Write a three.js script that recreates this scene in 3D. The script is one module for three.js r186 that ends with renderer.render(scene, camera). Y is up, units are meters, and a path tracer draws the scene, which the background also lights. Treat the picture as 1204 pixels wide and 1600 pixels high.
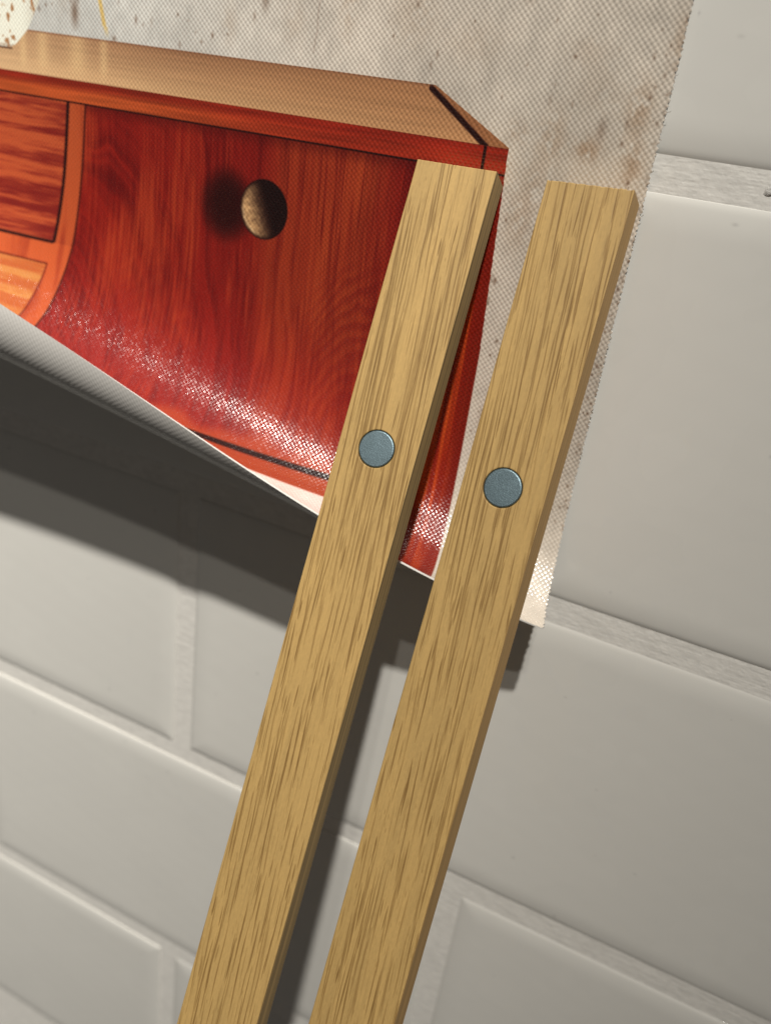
import * as THREE from 'three';
import { mergeGeometries, mergeVertices } from 'three/addons/utils/BufferGeometryUtils.js';

// ---------------------------------------------------------------- camera, exposure, lights
const scene = new THREE.Scene();
scene.background = new THREE.Color(0.06, 0.0555, 0.0505);           // dim, even light of a shop interior

const camera = new THREE.PerspectiveCamera(61.79, 770 / 1024, 0.01, 20);
{
  const axis = new THREE.Vector3(-0.415873, 0.412188, 0.225744), angle = axis.length();
  camera.quaternion.setFromAxisAngle(axis.normalize(), angle);
  camera.position.set(0.15019, 0.21944, 0.19743);
  camera.focus = 0.186;
  camera.userData.fStop = 11;
}
const renderer = new THREE.WebGLRenderer({ antialias: true });
renderer.setSize(770, 1024);
renderer.toneMapping = THREE.LinearToneMapping;
renderer.toneMappingExposure = 1;
renderer.shadowMap.enabled = true;

// two recessed ceiling spots: the strong one almost overhead, a weaker one behind the photographer
function spot(dir, dist, aim, cd, angle, color, size) {
  const o = new THREE.Vector3(0.03, 0.1, 0).addScaledVector(new THREE.Vector3(...dir).normalize(), dist);
  const l = new THREE.SpotLight(color, cd, 0, angle, 1, 2);
  l.position.copy(o);
  l.target.position.set(...aim);
  l.castShadow = true;
  l.shadow.mapSize.set(2048, 2048);
  l.shadow.camera.near = 0.5;
  l.shadow.camera.far = 5;
  l.shadow.radius = size / 0.02;
  scene.add(l, l.target);
  return { at: o, aim: new THREE.Vector3(...aim) };
}
const SPOT_A = spot([0.4253, 1.8256, 1], 2.5, [-1.3, 0.4, 0.0], 62, 0.67, new THREE.Color(1, 0.962, 0.89), 0.034);
const SPOT_B = spot([0.3, 1.45, 1], 3.0, [0.0, 0.1, 0.0], 3.4, 0.5, new THREE.Color(1, 0.95, 0.86), 0.03);

// ---------------------------------------------------------------- helpers
function rng(seed) { let s = seed >>> 0; return () => { s = (s + 0x6d2b79f5) | 0; let t = Math.imul(s ^ (s >>> 15), 1 | s); t = (t + Math.imul(t ^ (t >>> 7), 61 | t)) ^ t; return ((t ^ (t >>> 14)) >>> 0) / 4294967296; }; }
function hash(x, y, s) { let h = Math.imul(x | 0, 374761393) + Math.imul(y | 0, 668265263) + Math.imul(s | 0, 2147483647 - 61); h = Math.imul(h ^ (h >>> 13), 1274126177); h ^= h >>> 16; return (h >>> 0) / 4294967296; }
function noise(x, y, s = 0) {                                      // value noise 0..1
  const xi = Math.floor(x), yi = Math.floor(y); let fx = x - xi, fy = y - yi;
  fx = fx * fx * (3 - 2 * fx); fy = fy * fy * (3 - 2 * fy);
  const a = hash(xi, yi, s), b = hash(xi + 1, yi, s), c = hash(xi, yi + 1, s), d = hash(xi + 1, yi + 1, s);
  return a + (b - a) * fx + (c - a) * fy + (a - b - c + d) * fx * fy;
}
function fbm(x, y, s = 0, n = 4) { let v = 0, a = 0.5, t = 0; for (let i = 0; i < n; i++) { v += a * noise(x, y, s + i * 17); t += a; x = x * 2.03 + 11.3; y = y * 2.03 + 7.7; a *= 0.5; } return v / t; }
const clamp = (x, a = 0, b = 1) => Math.min(b, Math.max(a, x));
const lerp = (a, b, t) => a + (b - a) * t;
const step = (a, b, x) => { const t = clamp((x - a) / (b - a)); return t * t * (3 - 2 * t); };
const mix3 = (a, b, t) => [lerp(a[0], b[0], t), lerp(a[1], b[1], t), lerp(a[2], b[2], t)];
function tex(w, h, srgb, fn, repeat) {                             // fn(u, v) -> [r,g,b] in 0..255, v up
  const d = new Uint8Array(w * h * 4);
  for (let j = 0; j < h; j++) for (let i = 0; i < w; i++) {
    const c = fn((i + 0.5) / w, (j + 0.5) / h, i, j), k = (j * w + i) * 4;
    d[k] = clamp(c[0], 0, 255); d[k + 1] = clamp(c[1], 0, 255); d[k + 2] = clamp(c[2], 0, 255); d[k + 3] = 255;
  }
  const t = new THREE.DataTexture(d, w, h, THREE.RGBAFormat);
  t.magFilter = THREE.LinearFilter; t.minFilter = THREE.LinearMipmapLinearFilter; t.generateMipmaps = true;
  t.wrapS = t.wrapT = THREE.RepeatWrapping;
  if (srgb) t.colorSpace = THREE.SRGBColorSpace;
  if (repeat) t.repeat.set(...repeat);
  t.needsUpdate = true;
  return t;
}
const grey = (v) => [v * 255, v * 255, v * 255];
function mesh(name, geo, mat, parent) {
  const m = new THREE.Mesh(geo, mat); m.name = name; m.castShadow = m.receiveShadow = true; parent.add(m); return m;
}
const used = {};
function numbered(name) { const n = used[name] = (used[name] ?? -1) + 1; return n ? `${name}_${String(n).padStart(3, '0')}` : name; }
function gridGeo(nu, nv, at) {                                     // at(i, j) -> [x, y, z, u, v]
  const P = new Float32Array(nu * nv * 3), U = new Float32Array(nu * nv * 2), I = [];
  for (let j = 0; j < nv; j++) for (let i = 0; i < nu; i++) {
    const r = at(i, j), k = j * nu + i;
    P.set(r.slice(0, 3), k * 3); U.set(r.slice(3, 5), k * 2);
  }
  for (let j = 0; j < nv - 1; j++) for (let i = 0; i < nu - 1; i++) {
    const a = j * nu + i, b = a + 1, c = a + nu, d = c + 1;
    I.push(a, b, d, a, d, c);
  }
  const g = new THREE.BufferGeometry();
  g.setAttribute('position', new THREE.BufferAttribute(P, 3));
  g.setAttribute('uv', new THREE.BufferAttribute(U, 2));
  g.setIndex(I); g.computeVertexNormals();
  return g;
}

// ---------------------------------------------------------------- the tiled wall
const PITCH_Y = 0.108, PITCH_X = 0.2112, JOINT = 0.0076;
const wall = new THREE.Group();
wall.name = 'wall';
wall.userData = { kind: 'structure', label: 'wall of glossy white rectangular tiles in running bond with wide pale joints' };
scene.add(wall);

const tileBump = tex(512, 512, false, (u, v) => {
  const a = 2 * Math.PI * u, b = 2 * Math.PI * v;                  // slow waves in the glaze, seamless
  let h = 0.5 + 0.16 * Math.sin(a + 1.3 * Math.sin(b)) + 0.14 * Math.sin(2 * b + a + 0.7) + 0.1 * Math.sin(3 * a - 2 * b + 2.1);
  return grey(h);
}, [6, 6]);
const tileMap = (seed) => {
  const R = rng(seed), dots = [];
  for (let i = 0; i < 26; i++) dots.push([R(), R(), 0.0006 + R() * 0.0014, 0.04 + 0.1 * R(), 0.4 + R() * 1.6]);
  return tex(640, 320, true, (u, v) => {
    const n = fbm(u * 9, v * 4.5, seed, 4) - 0.5;
    let s = 1 + n * 0.02;
    for (const [x, y, r, k, e] of dots) { const dx = (u - x) * 2 / e, dy = v - y, q = (dx * dx + dy * dy) / (r * r * 9); if (q < 4) s *= 1 - k * Math.exp(-q * 2); }
    return [225 * s, 223 * s, 217 * s];
  });
};
const tileMats = [11, 23, 37, 53].map((s) => new THREE.MeshPhysicalMaterial({ map: tileMap(s), roughness: 0.1, ior: 1.5, bumpMap: tileBump, bumpScale: 0.00002 }));
const TW = PITCH_X - JOINT, TH = PITCH_Y - JOINT;
function tileGeo() {
  const ins = [0, 0.00012, 0.0003, 0.00055, 0.0009, 0.0014, 0.002, 0.0028, 0.0038, 0.005, 0.0064, 0.008];
  const line = (L) => { const a = [...ins]; for (let k = 1; k < 9; k++) a.push(lerp(0.008, L - 0.008, k / 9)); for (let k = ins.length - 1; k >= 0; k--) a.push(L - ins[k]); return a; };
  const xs = line(TW), ys = line(TH);
  const drop = (d) => { let z = 0; if (d < 0.0075) z += 0.00062 * (1 - d / 0.0075) ** 2; if (d < 0.0016) z += 0.0002 * (1 - d / 0.0016) ** 2; return z; };
  const nx = xs.length + 2, ny = ys.length + 2;                     // one more ring down into the joint
  return gridGeo(nx, ny, (i, j) => {
    const ii = clamp(i - 1, 0, xs.length - 1), jj = clamp(j - 1, 0, ys.length - 1);
    const x = xs[ii], y = ys[jj], dx = Math.min(x, TW - x), dy = Math.min(y, TH - y);
    let z = -Math.max(drop(dx), drop(dy));
    if (i === 0 || j === 0 || i === nx - 1 || j === ny - 1) z = -0.004;
    return [x - TW / 2, y - TH / 2, z, x / TW, y / TH];
  });
}
const tileShape = tileGeo(), tileRandom = rng(5);
for (let row = -2; row <= 5; row++) {
  // row 0 stands on the joint y = 0, its upright joint at x = -0.0001 ... ; rows shift by half a tile
  const shift = row % 2 === 0 ? 0.0075 : 0.1146 - PITCH_X;
  for (let k = -3; k <= 2; k++) {
    const t = mesh(numbered('tile'), tileShape, tileMats[Math.floor(tileRandom() * 4)], wall);
    t.position.set(shift + k * PITCH_X + TW / 2 + (tileRandom() - 0.5) * 0.0004 - (row === -2 ? 0.004 : 0), row * PITCH_Y + TH / 2 + (tileRandom() - 0.5) * 0.0004, (tileRandom() - 0.5) * 0.0003);
    t.rotation.set((tileRandom() - 0.5) * 0.005, (tileRandom() - 0.5) * 0.005, (tileRandom() - 0.5) * 0.0025 + Math.PI * (tileRandom() < 0.5 ? 0 : 1));
  }
}
{
  const b = tex(1024, 1024, false, (u, v) => {
    const s = fbm(u * 18, v * 150, 3, 4) * 0.55 + fbm(u * 160, v * 170, 9, 3) * 0.35 + fbm(u * 20, v * 20, 5, 2) * 0.3;
    return grey(s * 0.85);
  });
  const c = tex(512, 512, true, (u, v) => { const n = fbm(u * 60, v * 90, 21, 4) - 0.5; const s = 1 + n * 0.09; return [228 * s, 225 * s, 219 * s]; });
  const m = new THREE.MeshStandardMaterial({ map: c, bumpMap: b, bumpScale: 0.0002, roughness: 0.9 });
  const W = 1.4, H = 1.1, face = -0.0009, g = gridGeo(3, 3, (i, j) => [-0.7 + i * W / 2, -0.4 + j * H / 2, face, i * W / 2 / 0.11, j * H / 2 / 0.11]);
  mesh('joint_mortar', g, m, wall);
  const back = new THREE.BoxGeometry(W, H, 0.06); back.translate(0, 0.15, -0.0338);
  mesh('backing', back, new THREE.MeshStandardMaterial({ color: 0x9a958c, roughness: 0.95 }), wall);
  // a small dried lump of mortar left on the upper right joint
  const R = rng(8), lump = new THREE.SphereGeometry(1, 20, 14), p = lump.attributes.position;
  for (let i = 0; i < p.count; i++) { const x = p.getX(i), y = p.getY(i), z = p.getZ(i), k = 0.75 + 0.5 * noise(x * 1.7 + 5, y * 1.7 + z * 2 + 3, 4); p.setXYZ(i, x * k * 0.0021, y * k * 0.001, z * k * 0.00032); }
  lump.computeVertexNormals(); lump.rotateZ(0.25);
  mesh('mortar_lump', lump, m, wall).position.set(0.1426, 0.2125, face);
}

// ---------------------------------------------------------------- the canvas print, its lower edge curling off the wall
const UR = 0.1182, UL = -0.16, YB = 0.102, TOP = 0.29, Z0 = 0.0012;
function curl(u) {                                                  // length of the bend, the angle it has turned at the cut edge, and how late it tightens
  const s = (u - UR) / 0.2;
  return [0.0532 - 0.1066 * s + 0.0244 * s * s - 0.0209 * s ** 3, 1.4646 - 3.6335 * s + 0.0281 * s * s + 0.8419 * s ** 3, Math.exp(1.1018 - 0.6025 * s)];
}
const NR = 500, NU = 180;                                           // rows down the cloth, columns across
const jagR = rng(77), jag = [];
for (let j = 0; j < NR; j++) jag.push(((j % 3) / 2 - 0.5) * 0.00034 + (jagR() - 0.5) * 0.00034);
function sheetColumn(u, off) {                                      // rows from the cut edge (0) up
  const [L, A, g] = curl(u), n = 1600, Y = [YB + L], Z = [Z0];
  for (let k = 1; k <= n; k++) { const a = A * ((k - 0.5) / n) ** g; Y.push(Y[k - 1] - Math.cos(a) * L / n); Z.push(Z[k - 1] + Math.sin(a) * L / n); }
  const pts = [];
  for (let j = 0; j < NR; j++) {
    const b = lerp(YB, TOP, j / (NR - 1)), t = 1 - (b - YB) / L;
    if (t <= 0) { pts.push([u, b, Z0 - off, b]); continue; }
    const q = t * n, k = Math.min(n - 1, Math.floor(q)), f = q - k, a = A * t ** g, y = lerp(Y[k], Y[k + 1], f), z = lerp(Z[k], Z[k + 1], f);
    pts.push([u + 0.2293 * (z - Z0), y - Math.sin(a) * off, z - Math.cos(a) * off, b]);
  }
  return pts;
}
function canvasSide(off, flip) {
  const cols = [];
  for (let i = 0; i < NU; i++) cols.push(sheetColumn(lerp(UL, UR, i / (NU - 1)), off));
  return gridGeo(NU, NR, (i, j) => {
    const ii = flip ? NU - 1 - i : i, [x, y, z, b] = cols[ii][j], u = lerp(UL, UR, ii / (NU - 1)), e = ii === NU - 1 ? jag[j] : 0;
    return [x + e, y, z, (u + e - UL) / (UR - UL), (b - YB) / 0.16];
  });
}
const THICK = 0.00042;
const faceGeo = canvasSide(0, false), backGeo = canvasSide(THICK, true);
function strip(pick) {                                              // joins the rims of the two sides
  const n = pick.n, f = faceGeo.attributes.position, b = backGeo.attributes.position;
  return gridGeo(2, n, (i, k) => { const [q, r] = pick.at(k), a = i ? f : b, m = i ? q : r; return [a.getX(m), a.getY(m), a.getZ(m), i * 0.0005, k * 0.0005]; });
}
const rimBottom = strip({ n: NU, at: (k) => [k, NU - 1 - k] }), rimRight = strip({ n: NR, at: (k) => [k * NU + NU - 1, k * NU] });

// what is printed on the canvas: part of a room with a wooden dresser, laid out in millimetres of the flat cloth (x across, b up)
const DV_L = [[150, -46.2], [169, -42.8], [187, -40.9], [207.1, -39.5]], DV_R = [[120, -45], [149, -39.4], [159, -37.9], [168.5, -36.3], [192.5, -34.4], [207, -33.5]], LD = [[140, -47.6], [149.3, -45.7], [156, -44.7], [163, -43.7]];
const along = (pl, b) => { if (b <= pl[0][0]) return pl[0][1]; for (let i = 1; i < pl.length; i++) if (b <= pl[i][0]) return lerp(pl[i - 1][1], pl[i][1], (b - pl[i - 1][0]) / (pl[i][0] - pl[i - 1][0])); return pl[pl.length - 1][1]; };
const printRandom = rng(31), specks = [];
for (let i = 0; i < 420; i++) { const big = printRandom() < 0.12; specks.push([lerp(-70, 119, printRandom()), lerp(100, 246, printRandom()), big ? 0.5 + printRandom() * 1.1 : 0.15 + printRandom() * 0.4, 0.2 + 0.5 * printRandom(), 0.6 + printRandom() * 2.2]); }
for (let i = 0; i < 110; i++) specks.push([118.2 - printRandom() ** 2 * 5.5, lerp(128, 246, printRandom()), 0.15 + printRandom() * 0.32, 0.25 + 0.5 * printRandom(), 0.8 + printRandom()]);
const speckGrid = new Map();
for (const s of specks) for (let x = Math.floor((s[0] - 4) / 4); x <= Math.floor((s[0] + 4) / 4); x++) for (let y = Math.floor((s[1] - 4) / 4); y <= Math.floor((s[1] + 4) / 4); y++) { const k = x * 1000 + y; if (!speckGrid.has(k)) speckGrid.set(k, []); speckGrid.get(k).push(s); }
const stains = [[96, 216, 3, 5, 0.5], [104, 214.5, 2.6, 2.2, 0.9], [113, 223, 2.4, 5, 0.75], [114, 213, 2.2, 4, 0.8], [94, 206, 3, 6, 0.35], [92, 198, 3, 6, 0.4], [60, 236, 5, 6, 0.25], [104, 226, 6, 5, 0.18], [44, 237, 2, 6, 0.35], [88, 216, 2, 2, 0.6], [30, 232, 2.6, 5, 0.22], [12, 230, 2, 4, 0.25], [75, 232, 7, 4, 0.2], [118, 236, 2, 5, 0.5], [-40, 232, 3, 5, 0.2], [100, 233, 4, 3, 0.2]];
function plaster(x, b) {
  let c = mix3([197, 198, 193], [197, 187, 174], step(-50, 60, x));
  const n = fbm(x * 0.06, b * 0.05, 2, 5) - 0.5, m = fbm(x * 0.5, b * 0.35, 6, 4) - 0.5;
  let s = 1 + n * 0.22 + m * 0.12;
  c = [c[0] * s, c[1] * s, c[2] * s];
  for (const [sx, sy, rx, ry, k] of stains) { const q = ((x - sx) / rx) ** 2 + ((b - sy) / ry) ** 2; if (q < 5) { const t = k * Math.exp(-q) * step(0.3, 0.62, fbm(x * 0.7, b * 0.6, 13, 4) + 0.08); c = mix3(c, [140, 108, 80], clamp(t * 0.62)); } }
  for (const [sx, sy, r, k, e] of speckGrid.get(Math.floor(x / 4) * 1000 + Math.floor(b / 4)) ?? []) { const q = ((x - sx) ** 2 + ((b - sy) / e) ** 2) / (r * r); if (q < 3) c = mix3(c, [96, 72, 56], k * Math.exp(-q * 1.6)); }
  const crack = Math.abs(x - 36.2 - 1.6 * (fbm(b * 0.2, 3, 44, 3) - 0.5) - (b - 230) * 0.1); if (b > 226 && crack < 0.3) c = mix3(c, [120, 96, 84], 0.32 * (1 - crack / 0.3));
  const dr = Math.abs(x + 26.6 - (b - 226) * -0.25 + (b > 226 ? 0 : -0.3)); if (b < 245) { const k = step(0.9, 0.3, dr) * step(223, 227, b); c = mix3(c, [205, 170, 88], 0.8 * k); }
  return c;
}
function veneer(x, b, seed, base, dark, light) {                    // upright printed grain with arched figure
  const w = fbm(x * 0.05, b * 0.018, seed, 3);
  const arch = x * 0.55 + 9 * w + 0.0065 * ((x - 42) ** 2) * (b - 150) * 0.012;
  const line = fbm(arch * 1.6, b * 0.02, seed + 3, 3), fine = fbm(x * 3.2 + w * 6, b * 0.09, seed + 5, 3), slow = fbm(x * 0.09, b * 0.03, seed + 9, 3);
  let c = mix3(dark, base, step(0.15, 0.7, line * 0.5 + fine * 0.35 + fbm(x * 0.13, b * 0.07, seed + 21, 4) * 0.2));
  c = mix3(c, light, step(0.5, 0.78, slow * 0.6 + fine * 0.42) * 0.75);
  return c;
}
function lineAt(c, d, w, col, k = 1) { const t = step(w, w * 0.45, Math.abs(d)); return t > 0 ? mix3(c, col, t * k) : c; }
const INK = [30, 8, 8];
function printColor(x, b) {
  const back = 222.9, front = 212.4, lip = 207.1;
  const outer = x < 67 ? 1e3 : 223.2 - (x - 67) * 10.5 / 19.6, miter = x < 66 ? 1e3 : 222.6 - (x - 66.1) * 10.2 / 15;
  const right = lerp(88.4, 86.6, clamp((b - 165) / 45));
  let c;
  if (x > right + 0.25 || (b > front && (b > back || b > outer))) {
    c = plaster(x, b);
    
  } else if (b > front) {                                          // top of the dresser
    const t = (b - front) / 10.5, f = fbm(x * 0.05, b * 1.6, 4, 4) - 0.5;
    c = mix3([194, 156, 114], [138, 98, 70], clamp(t * 0.95));
    c = mix3(c, [172, 120, 80], step(-20, 70, x) * 0.6);
    c = mix3(c, [228, 200, 156], step(10, -66, x) * 0.35);
    c = c.map((q) => q * (1 + f * 0.15));
    for (const [sx, sw] of [[-55, 1.2], [-48, 2], [-27, 1.3], [-36, 3]]) c = mix3(c, [236, 206, 150], 0.35 * Math.exp(-(((x - sx) / sw) ** 2)) * step(212, 217, b));
    if (b > miter) c = mix3(c, [142, 92, 60], 0.8);
    if (x > 65.6 && x < 82) c = lineAt(c, (b - miter) * 0.82, 0.85, INK, 0.95);
    c = mix3(c, [120, 78, 56], step(0.7, 0, back - b) * 0.6);
  } else if (b > lip) {                                            // front lip
    const t = (b - lip) / (front - lip), f = fbm(x * 0.07, b * 1.4, 8, 3) - 0.5;
    c = mix3([166, 74, 36], [124, 34, 20], step(0.35, 0.85, t));
    c = mix3(c, [136, 34, 20], step(-30, 50, x) * 0.85);
    c = c.map((q) => q * (1 + f * 0.4));
    c = lineAt(c, x - 81.4, 0.5, INK, 0.95);
    c = lineAt(c, b - front, 0.25, [90, 30, 18], 0.6);
  } else {
    const dl = along(DV_L, b), dr = along(DV_R, b);
    if (x > 74.5) {                                                // right end panel
      const g = fbm(x * 0.9, b * 0.03, 12, 4);
      c = mix3([128, 28, 14], [196, 78, 28], step(0.3, 0.75, g) * step(74, 80, x));
      c = mix3(c, [112, 24, 16], step(84.5, 87, x) * 0.8);
      if (b < 124) c = mix3(c, [128, 40, 30], 0.5);
      if (b < lip && b > 195) c = lineAt(c, x - 81.6, 0.5, INK, 0.8);
      c = lineAt(c, x - 75.2, 1.2, [40, 6, 4], 0.9);
    } else if (b < 126.4 && x > -70) {                             // rail and floor below the drawers
      c = b > 118.9 ? mix3([164, 72, 42], [150, 54, 30], fbm(x * 0.1, b * 1.2, 15, 3)) : mix3([238, 216, 208], [220, 190, 180], fbm(x * 0.2, b * 0.2, 16, 3));
      c = lineAt(c, b - 125.0, 1.25, INK, 0.97);
      c = lineAt(c, b - 118.9, 0.25, [150, 70, 50], 0.5);
    } else if (x > dr) {                                           // the big right drawer
      c = veneer(x, b, 60, [124, 24, 17], [78, 8, 10], [156, 58, 30]);
      c = mix3(c, veneer(x * 1.3, b, 75, [152, 58, 28], [84, 12, 12], [174, 76, 36]), step(22, 33, x + (fbm(b * 0.05, 2, 5, 2) - 0.5) * 10) * step(66, 50, x) * 0.75);
      for (const [ax, ab, kx, amt, wd] of [[56, 182, 0.075, 0.34, 19], [-4, 176, 0.03, 0.16, 20], [50, 139, 0.05, 0.3, 18]]) {
        const near = step(wd, wd * 0.45, Math.abs(x - ax)), up = step(ab + 4, ab - 8, b + kx * (x - ax) ** 2 * 0.4) * step(ab - 52, ab - 36, b);
        if (near * up > 0) {
          const q = (b - ab) + kx * (x - ax) ** 2 + (fbm(x * 0.11, b * 0.045, 40 + ab, 3) - 0.5) * 15 + Math.abs(x - ax) * 0.18, fr = q / (4.4 + 0.03 * (ab - b)), r = fr - Math.floor(fr);
          c = mix3(c, [92, 10, 12], near * up * amt * step(0.16, 0.62, r) * step(1, 0.8, r) * (0.5 + 0.7 * fbm(x * 1.5, b * 0.6, 43, 2)));
        }
      }
      c = mix3(c, [160, 36, 30], step(170, 140, b) * 0.3);
      c = mix3(c, [160, 62, 36], step(131.5, 127, b + (fbm(x * 0.12, 1, 8, 2) - 0.5) * 5) * 0.85);
      const k = ((x - 13.6) / 6.6) ** 2 + ((b - 188.6) / 7.2) ** 2;
      c = mix3(c, [34, 4, 5], 0.95 * step(2.3, 0.1, k));
      c = mix3(c, [60, 8, 8], step(4, 0, lip - b) * 0.45);
      c = lineAt(c, x - dr, b > 170 ? 0.55 : 0.4, [50, 12, 10], 0.85);
      const kx = (x - 24.9) / 7.1, kb = (b - 189.3) / 7.3, q = kx * kx + kb * kb;
      if (q < 1.1) {
        const lit = step(0.28, -0.75, kx * 0.86 + kb * 0.36) * step(-1.05, -0.7, -q), n = fbm(x * 1.1, b * 1.1, 91, 4);
        let kc = mix3([22, 6, 6], [192, 152, 106], lit * (0.55 + 0.75 * n));
        kc = mix3(kc, [236, 214, 176], step(0.5, 1, lit) * step(0.62, 0.95, q) * step(0, -0.5, kb + kx * 0.3) * 0.8);
        c = mix3(c, kc, step(1.06, 0.96, q));
      }
    } else if (x > dl || (b < 169 && b > 162.9) || (b <= 162.9 && x > along(LD, b))) { // frame between the drawers
      const g = fbm(x * 0.5, b * 0.06, 19, 4);
      c = mix3([162, 72, 38], [134, 48, 27], step(0.35, 0.7, g));
      if (b < 169) c = mix3(c, [226, 112, 58], 0.2);
      if (b > 169) c = lineAt(c, x - dl, 0.75, INK, 0.95);
      c = lineAt(c, x - dr, 0.45, [60, 14, 10], 0.8);
      if (x < dl) c = lineAt(c, b - 169, 0.5, INK, 0.9);
      if (x < -43.7) c = lineAt(c, b - 162.8, 0.35, [92, 26, 14], 0.85);
      if (b < 162.8) c = lineAt(c, x - along(LD, b), 0.35, [92, 26, 14], 0.8);
    } else if (b > 169) {                                          // left drawer, grain runs across
      const g = fbm(x * 0.035 + 3, b * 0.62, 27, 5), h = fbm(x * 0.2, b * 2.6, 29, 3);
      c = mix3([108, 27, 22], [166, 74, 42], step(0.36, 0.7, g * 0.7 + h * 0.3 + 0.06 * step(178, 190, b) - 0.06 * step(-56, -42, x)));
      c = lineAt(c, x - dl, 0.75, INK, 0.95); c = lineAt(c, b - 169, 0.7, INK, 0.95);
    } else {                                                        // lower left drawer
      const g = fbm(x * 0.03, b * 0.5, 33, 4), h = fbm(x * 0.16, b * 2.2, 34, 3);
      c = mix3([166, 84, 42], [182, 120, 64], step(0.36, 0.66, g * 0.7 + h * 0.3));
      c = lineAt(c, b - 162.8, 0.4, [92, 26, 14], 0.9); c = lineAt(c, x - along(LD, b), 0.4, [92, 26, 14], 0.85);
    }
    c = lineAt(c, b - lip, 0.62, INK, 0.96);
  }
  // the foot of a white speckled vase
  const vr = b > 222.8 ? lerp(-53, -48.3, clamp((b - 222.8) / 7.4)) + step(230, 246, b) * 3 : b > 219.6 ? lerp(-56.7, -53, (b - 219.6) / 3.2) : lerp(-60.5, -56.7, Math.sqrt(clamp((b - 218.1) / 1.5)));
  if (b > 217.4 && x < vr + 1.5) {
    if (b > 218.1 && x < vr) {
      let v = mix3([226, 228, 214], [206, 204, 190], step(-56, -49, x));
      const n = fbm(x * 0.55, b * 0.4, 71, 3); if (n > 0.69) v = mix3(v, [150, 98, 56], step(0.69, 0.76, n) * 0.8);
      if (b < 218.9) v = mix3(v, [160, 140, 120], 0.5);
      c = mix3(c, v, step(0, -0.5, x - vr));
    } else if (b < 218.1 && x < -57) c = mix3(c, [52, 26, 18], step(217.4, 218, b) * 0.9);
  }
  return c;
}
const GAIN = 1.06;
const printMap = tex(2048, 1180, true, (u, v) => { const c = printColor((UL + u * (UR - UL)) * 1000, (YB + v * 0.16) * 1000); return [c[0] * GAIN, c[1] * GAIN, c[2] * GAIN]; });
printMap.wrapS = printMap.wrapT = THREE.ClampToEdgeWrapping;
// plain weave: 32 x 32 threads of 0.62 mm, each crossing a little different
const WN = 32, PIT = 0.00066;
const weaveRepeat = [(UR - UL) / (WN * PIT), 0.16 / (WN * PIT)];
function crown(u, v, seed) {                                        // 0 in the hollows, 1 on the crowns of the threads
  const x = u * WN, y = v * WN, i = Math.floor(x), j = Math.floor(y);
  const wob = (noise(x * 0.5, y * 3, seed) - 0.5) * 0.16, c = 0.5 + 0.5 * Math.cos(Math.PI * (x - 0.5 + wob)) * Math.cos(Math.PI * (y - 0.5));
  return [c, hash(i, j, seed), x, y];
}
function weave(seed, rough) {
  return tex(768, 768, false, (u, v) => {
    const [c, r, x, y] = crown(u, v, seed), thread = Math.sqrt(Math.max(0, 1 - (2 * (y - Math.floor(y)) - 1) ** 2 * 0.9));
    return grey(clamp(c ** 0.85 * (0.8 + 0.12 * r) + 0.1 * thread * (1 - c) + (noise(x * 3, y * 3, seed) - 0.5) * rough));
  }, weaveRepeat);
}
const weaveGloss = tex(768, 768, false, (u, v) => { const [c, r] = crown(u, v, 3); return grey(lerp(0.72, 0.13 + 0.11 * r, step(0.3, 0.6, c))); }, weaveRepeat);
const weaveShine = new THREE.DataTexture(new Uint8Array(768 * 768 * 4), 768, 768, THREE.RGBAFormat);   // the coating lies on the crowns, the hollows stay matt
for (let k = 0; k < 768 * 768; k++) { const c = crown((k % 768 + 0.5) / 768, (Math.floor(k / 768) + 0.5) / 768, 3)[0], q = 255 * lerp(0.08, 1, step(0.3, 0.58, c)); weaveShine.image.data.set([q, q, q, q], k * 4); }
weaveShine.wrapS = weaveShine.wrapT = THREE.RepeatWrapping; weaveShine.magFilter = THREE.LinearFilter; weaveShine.repeat.set(...weaveRepeat); weaveShine.needsUpdate = true;
const weaveFront = weave(3, 0.04), weaveBack = weave(9, 0.12);
const canvasThing = new THREE.Group();
canvasThing.name = 'canvas_print';
canvasThing.userData = { label: 'woven canvas print of a red wooden dresser, lower edge curling away from the white tiles', category: 'canvas print' };
scene.add(canvasThing);
mesh('printed_face', faceGeo, new THREE.MeshPhysicalMaterial({ map: printMap, bumpMap: weaveFront, bumpScale: 0.00013, roughnessMap: weaveGloss, roughness: 1, specularIntensityMap: weaveShine, ior: 1.9, side: THREE.DoubleSide }), canvasThing);
const bm = mesh('reverse_side', backGeo, new THREE.MeshPhysicalMaterial({ color: new THREE.Color(0.38, 0.365, 0.345), bumpMap: weaveBack, bumpScale: 0.00007, roughness: 0.34, side: THREE.DoubleSide }), canvasThing);
bm.userData.label = 'plain grey woven back of the canvas, seen along the curl';
mesh('cut_edge', mergeGeometries([rimBottom, rimRight]), new THREE.MeshStandardMaterial({ color: new THREE.Color(0.8, 0.78, 0.74), roughness: 0.9, side: THREE.DoubleSide }), canvasThing);

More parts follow.
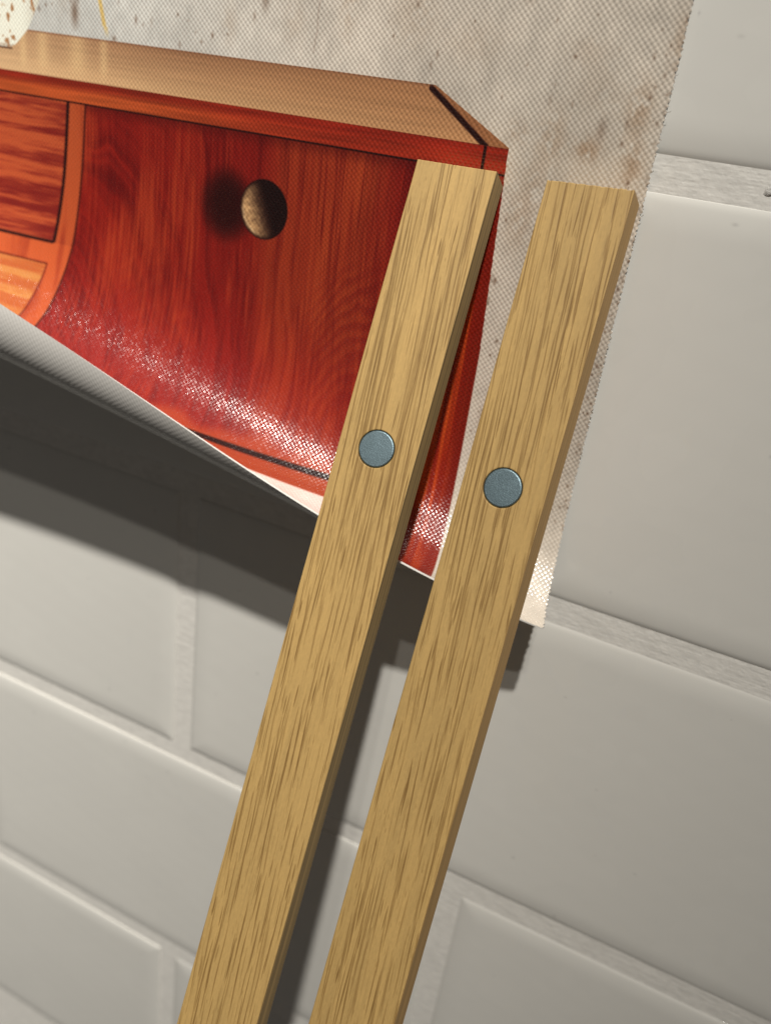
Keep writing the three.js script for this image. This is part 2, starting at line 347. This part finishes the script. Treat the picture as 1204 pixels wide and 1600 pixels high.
{ // short loose fibres along the cut right edge
  const R = rng(91), list = [], f = faceGeo.attributes.position;
  for (let i = 0; i < 34; i++) {
    const j = Math.floor(lerp(12, NR - 20, R())), m = j * NU + NU - 1, p = new THREE.Vector3(f.getX(m) - 0.0001, f.getY(m), f.getZ(m) - THICK * R()), l = 0.0003 + R() ** 2 * 0.0006;
    const q = p.clone().add(new THREE.Vector3(l * 0.6, (R() - 0.5) * l, R() * l * 0.3)), e = q.clone().add(new THREE.Vector3(l * 0.4, (R() - 0.5) * l * 1.4, (R() - 0.3) * l * 0.5));
    list.push(new THREE.TubeGeometry(new THREE.QuadraticBezierCurve3(p, q, e), 4, 0.00004 + R() * 0.00003, 4));
  }
  mesh('loose_fibres', mergeGeometries(list), new THREE.MeshStandardMaterial({ color: new THREE.Color(0.3, 0.25, 0.2), roughness: 0.9 }), canvasThing).userData.kind = 'stuff';
}

// ---------------------------------------------------------------- the two oak bars with their magnets
const BW = 0.0183, BT = 0.0082, BL = 0.3, MAG_Y = -0.0641, MAG_R = 0.00416;
const GW = 256, GH = 2048, GSPAN = 0.22;                            // one grain sheet: 18.3 mm x 220 mm
function grain(seed, leanTop, leanLow, longTop) {
  const R = rng(seed), col = new Float32Array(GW * GH).fill(0), mm = BW * 1000 / GW, my = GSPAN * 1000 / GH;
  const lean = (y) => lerp(leanTop, leanLow, step(0, 110, y));      // y down in mm
  const dashes = 330 + 800;
  for (let n = 0; n < dashes; n++) {
    const tiny = n >= 330, y0 = R() * 226 - 14, bunch = R(), long = !tiny && y0 < 60 && R() < longTop;
    const len = tiny ? 1 + R() ** 2 * 9 : long ? 16 + R() * 44 : 4 + R() ** 1.4 * 20, w = tiny ? 0.045 + R() * 0.05 : long ? 0.09 + R() * 0.08 : 0.08 + R() * 0.08, k = tiny ? 0.12 + R() * 0.3 : 0.42 + R() * 0.52;
    let x = R() * 20 - 1; if (bunch < 0.5) x = (Math.floor(R() * 8) + 0.5) * 2.4 + (R() - 0.5) * 1.6;
    const wob = R() * 100;
    for (let y = 0; y < len; y += my * 0.7) {
      const yy = y0 + y, t = y / len, ww = w * (0.45 + 0.75 * Math.sin(Math.PI * t) ** 0.6) * (0.88 + 0.24 * noise(yy * 0.6, wob, seed)), broken = 0.7 + 0.3 * noise(yy * 0.45, wob + 9, seed);
      x += lean(yy) * my * 0.7 + (noise(yy * 0.12, wob, seed + 2) - 0.5) * 0.008;
      const j = Math.floor(yy / my); if (j < 0 || j >= GH) continue;
      for (let i = Math.max(0, Math.floor((x - ww * 2) / mm)); i <= Math.min(GW - 1, Math.ceil((x + ww * 2) / mm)); i++) {
        const d = Math.abs((i + 0.5) * mm - x) / ww, a = k * broken * Math.exp(-(d ** 4) * 0.7) * Math.sin(Math.PI * clamp(t, 0.02, 0.98)) ** 0.35, q = j * GW + i;
        if (a > col[q]) col[q] = a;
      }
    }
  }
  const at = (u, v) => col[Math.min(GH - 1, Math.floor((1 - v) * GH)) * GW + Math.min(GW - 1, Math.floor(u * GW))];
  const map = tex(GW, GH, true, (u, v) => {
    const x = u * 18.3, y = (1 - v) * 220, xx = x - lean(y) * y * 0.5;
    const band = fbm(xx * 0.55, y * 0.012, seed + 5, 3) - 0.5, fine = fbm(xx * 4.2, y * 0.09, seed + 6, 3) - 0.5, fleck = fbm(x * 6, y * 1.5, seed + 8, 2) - 0.5, cloud = fbm(x * 0.12, y * 0.05, seed + 14, 2) - 0.5;
    const s = 1 + band * 0.1 + fine * 0.07 + fleck * 0.08 + cloud * 0.05;
    return mix3([183 * s, 150 * s, 93 * s], [110, 80, 38], clamp(at(u, v) * 0.95));
  });
  const bump = tex(GW, GH, false, (u, v) => grey(0.85 - 0.6 * at(u, v) + (fbm(u * 90, v * 260, seed + 3, 2) - 0.5) * 0.14));
  return { map, bump };
}
const sideMap = (seed, tone, lined) => tex(128, 1024, true, (u, v) => {
  const x = u * 8.2, y = v * 220, l = fbm(x * 1.5 + (noise(y * 0.02, 1, seed) - 0.5) * 0.8, y * 0.006, seed, 3) - 0.5, f = fbm(x * 7, y * 0.16, seed + 4, 3) - 0.5;
  const s = 1 + l * lined + f * 0.22; return [tone[0] * s, tone[1] * s, tone[2] * s];
});
function barGeo(seed, ragged) {
  const s = new THREE.Shape(), e = 0.00022, R = rng(seed), wav = (k, q) => (fbm(k * 9, q, seed, 2) - 0.5) * 0.00011;
  s.moveTo(e, -BL + e); s.lineTo(BW - e, -BL + e);
  for (let k = 1; k < 60; k++) s.lineTo(BW - e + wav(k / 60, 1), lerp(-BL + e, -e, k / 60));
  for (let k = 0; k <= 44; k++) s.lineTo(lerp(BW - e, e, k / 44), -e + (R() - 0.6) * ragged * (R() < 0.2 ? 2.4 : 1));
  for (let k = 59; k > 0; k--) s.lineTo(e + wav(k / 60, 5), lerp(-BL + e, -e, k / 60));
  s.closePath();
  const h = new THREE.Path(); h.absarc(BW / 2 - 0.0002, MAG_Y, MAG_R + 0.00007 + e, 0, Math.PI * 2, true); s.holes.push(h);
  const g = new THREE.ExtrudeGeometry(s, { depth: BT - 2 * e, bevelEnabled: true, bevelThickness: e, bevelSize: e, bevelSegments: 2, curveSegments: 40 });
  g.translate(0, 0, -BT + e);
  const p = g.attributes.position, uv = g.attributes.uv, front = [], side = [];
  for (let f = 0; f < p.count; f += 3) {
    const a = new THREE.Vector3().fromBufferAttribute(p, f), b = new THREE.Vector3().fromBufferAttribute(p, f + 1), c = new THREE.Vector3().fromBufferAttribute(p, f + 2);
    const n = b.clone().sub(a).cross(c.clone().sub(a)).normalize(), onSide = Math.abs(n.x) > 0.75;
    const mid = a.clone().add(b).add(c).divideScalar(3), hole = Math.hypot(mid.x - BW / 2, mid.y - MAG_Y) < MAG_R + 0.001 && Math.abs(n.z) < 0.9;
    for (let k = 0; k < 3; k++) { const x = p.getX(f + k), y = p.getY(f + k), z = p.getZ(f + k); if (onSide && !hole) uv.setXY(f + k, -z / BT, 1 + y / GSPAN); else uv.setXY(f + k, clamp(x / BW, 0.002, 0.998), 1 + (y + (Math.abs(n.y) > 0.8 ? z * 0.3 : 0)) / GSPAN); }
    (onSide && !hole ? side : front).push(f);
  }
  const pick = (list) => { const o = new THREE.BufferGeometry(); for (const nm of ['position', 'normal', 'uv']) { const a = g.attributes[nm], s2 = a.itemSize, d = new Float32Array(list.length * 3 * s2); list.forEach((f, q) => { for (let k = 0; k < 3 * s2; k++) d[q * 3 * s2 + k] = a.array[f * s2 + k]; }); o.setAttribute(nm, new THREE.BufferAttribute(d, s2)); } return o; };
  const G = mergeGeometries([pick(front), pick(side)], true);
  return G;
}
const barShapes = [barGeo(41, 0.00004), barGeo(43, 0.00013)];
const magnetShape = (() => {
  const r = MAG_R, c = 0.00038, pts = [[0, 0.00005], [r - c, 0.00005], [r - c * 0.7, 0.00002], [r - c * 0.3, -0.00008], [r, -0.0003], [r, -0.003], [0, -0.003]].map(([x, y]) => new THREE.Vector2(Math.max(x, 1e-6), y));
  const g = new THREE.LatheGeometry(pts, 72); g.rotateX(Math.PI / 2); return g;
})();
{ // planar uv on the magnet
  const p = magnetShape.attributes.position, uv = magnetShape.attributes.uv; for (let i = 0; i < p.count; i++) uv.setXY(i, p.getX(i) / 0.01 + 0.5, p.getY(i) / 0.01 + 0.5);
}
const magnetBump = tex(512, 512, false, (u, v) => grey(0.5 + (fbm(u * 70, v * 70, 61, 3) - 0.5) * 0.9));
const magnetMap = tex(256, 256, true, (u, v) => { const n = fbm(u * 45, v * 45, 67, 3) - 0.5, m = fbm(u * 5, v * 5, 68, 3) - 0.5, s = 1 + n * 0.16 + m * 0.12; return [134 * s, 154 * s, 162 * s]; });
const magnetMat = new THREE.MeshPhysicalMaterial({ map: magnetMap, metalness: 1, roughness: 0.5, bumpMap: magnetBump, bumpScale: 0.00003 });
function bar(label, m, o, g, side) {
  const t = new THREE.Group(); t.name = numbered('wooden_bar'); t.userData = { label, category: 'wooden bar', group: 'oak hanger bars held against the print' };
  const M = new THREE.Matrix4().set(m[0], m[1], m[2], o[0], m[3], m[4], m[5], o[1], m[6], m[7], m[8], o[2], 0, 0, 0, 1);
  M.decompose(t.position, t.quaternion, t.scale); t.scale.set(1, 1, 1); scene.add(t);
  const f = new THREE.MeshPhysicalMaterial({ map: g.map, bumpMap: g.bump, bumpScale: 0.00006, roughness: 0.62, ior: 1.45 });
  const s = new THREE.MeshPhysicalMaterial({ map: side, roughness: 0.7 });
  mesh('strip', barShapes[used.wooden_bar], [f, s], t);
  const mg = mesh('magnet', magnetShape, magnetMat, t); mg.position.set(BW / 2 - 0.0002, MAG_Y, 0); mg.rotation.z = t.name.length * 1.3;
  return t;
}
bar('left oak bar with a round grey magnet, crossing the dresser printed on the canvas', [0.998287, -0.031904, 0.049053, 0.008102, 0.905575, 0.42411, -0.057952, -0.422986, 0.904281], [0.06928, 0.207855, 0.009972], grain(101, 0.06, 0.05, 0.5), sideMap(7, [166, 139, 90], 0.6));
bar('right oak bar with a round grey magnet, lying over the right edge of the canvas', [0.998436, -0.025562, -0.049719, 0.043312, 0.916012, 0.398805, 0.035349, -0.400334, 0.915687], [0.099312, 0.20816, 0.010928], grain(202, 0.055, 0.05, 0.4), sideMap(19, [176, 139, 84], 0.25));

// ---------------------------------------------------------------- the two ceiling spots, outside the frame
for (const [s, label] of [[SPOT_A, 'black ceiling spotlight almost straight above the tiled wall'], [SPOT_B, 'black ceiling spotlight higher up behind the photographer']]) {
  const g = new THREE.Group(); g.name = numbered('ceiling_spotlight'); g.userData = { label, category: 'spotlight' };
  g.position.copy(s.at); g.lookAt(s.aim); scene.add(g);
  const can = new THREE.LatheGeometry([[0.0001, -0.14], [0.034, -0.14], [0.038, -0.13], [0.038, -0.012], [0.035, -0.012], [0.033, -0.02], [0.0001, -0.022]].map(([x, y]) => new THREE.Vector2(x, y)), 40); can.rotateX(Math.PI / 2);
  mesh('housing', can, new THREE.MeshStandardMaterial({ color: 0x141414, roughness: 0.6 }), g);
  const lens = new THREE.CircleGeometry(0.024, 32); lens.translate(0, 0, -0.014);
  mesh('lamp_lens', lens, new THREE.MeshStandardMaterial({ color: 0xffffff, emissive: 0xfff0d8, emissiveIntensity: 2 }), g);
}
renderer.render(scene, camera);
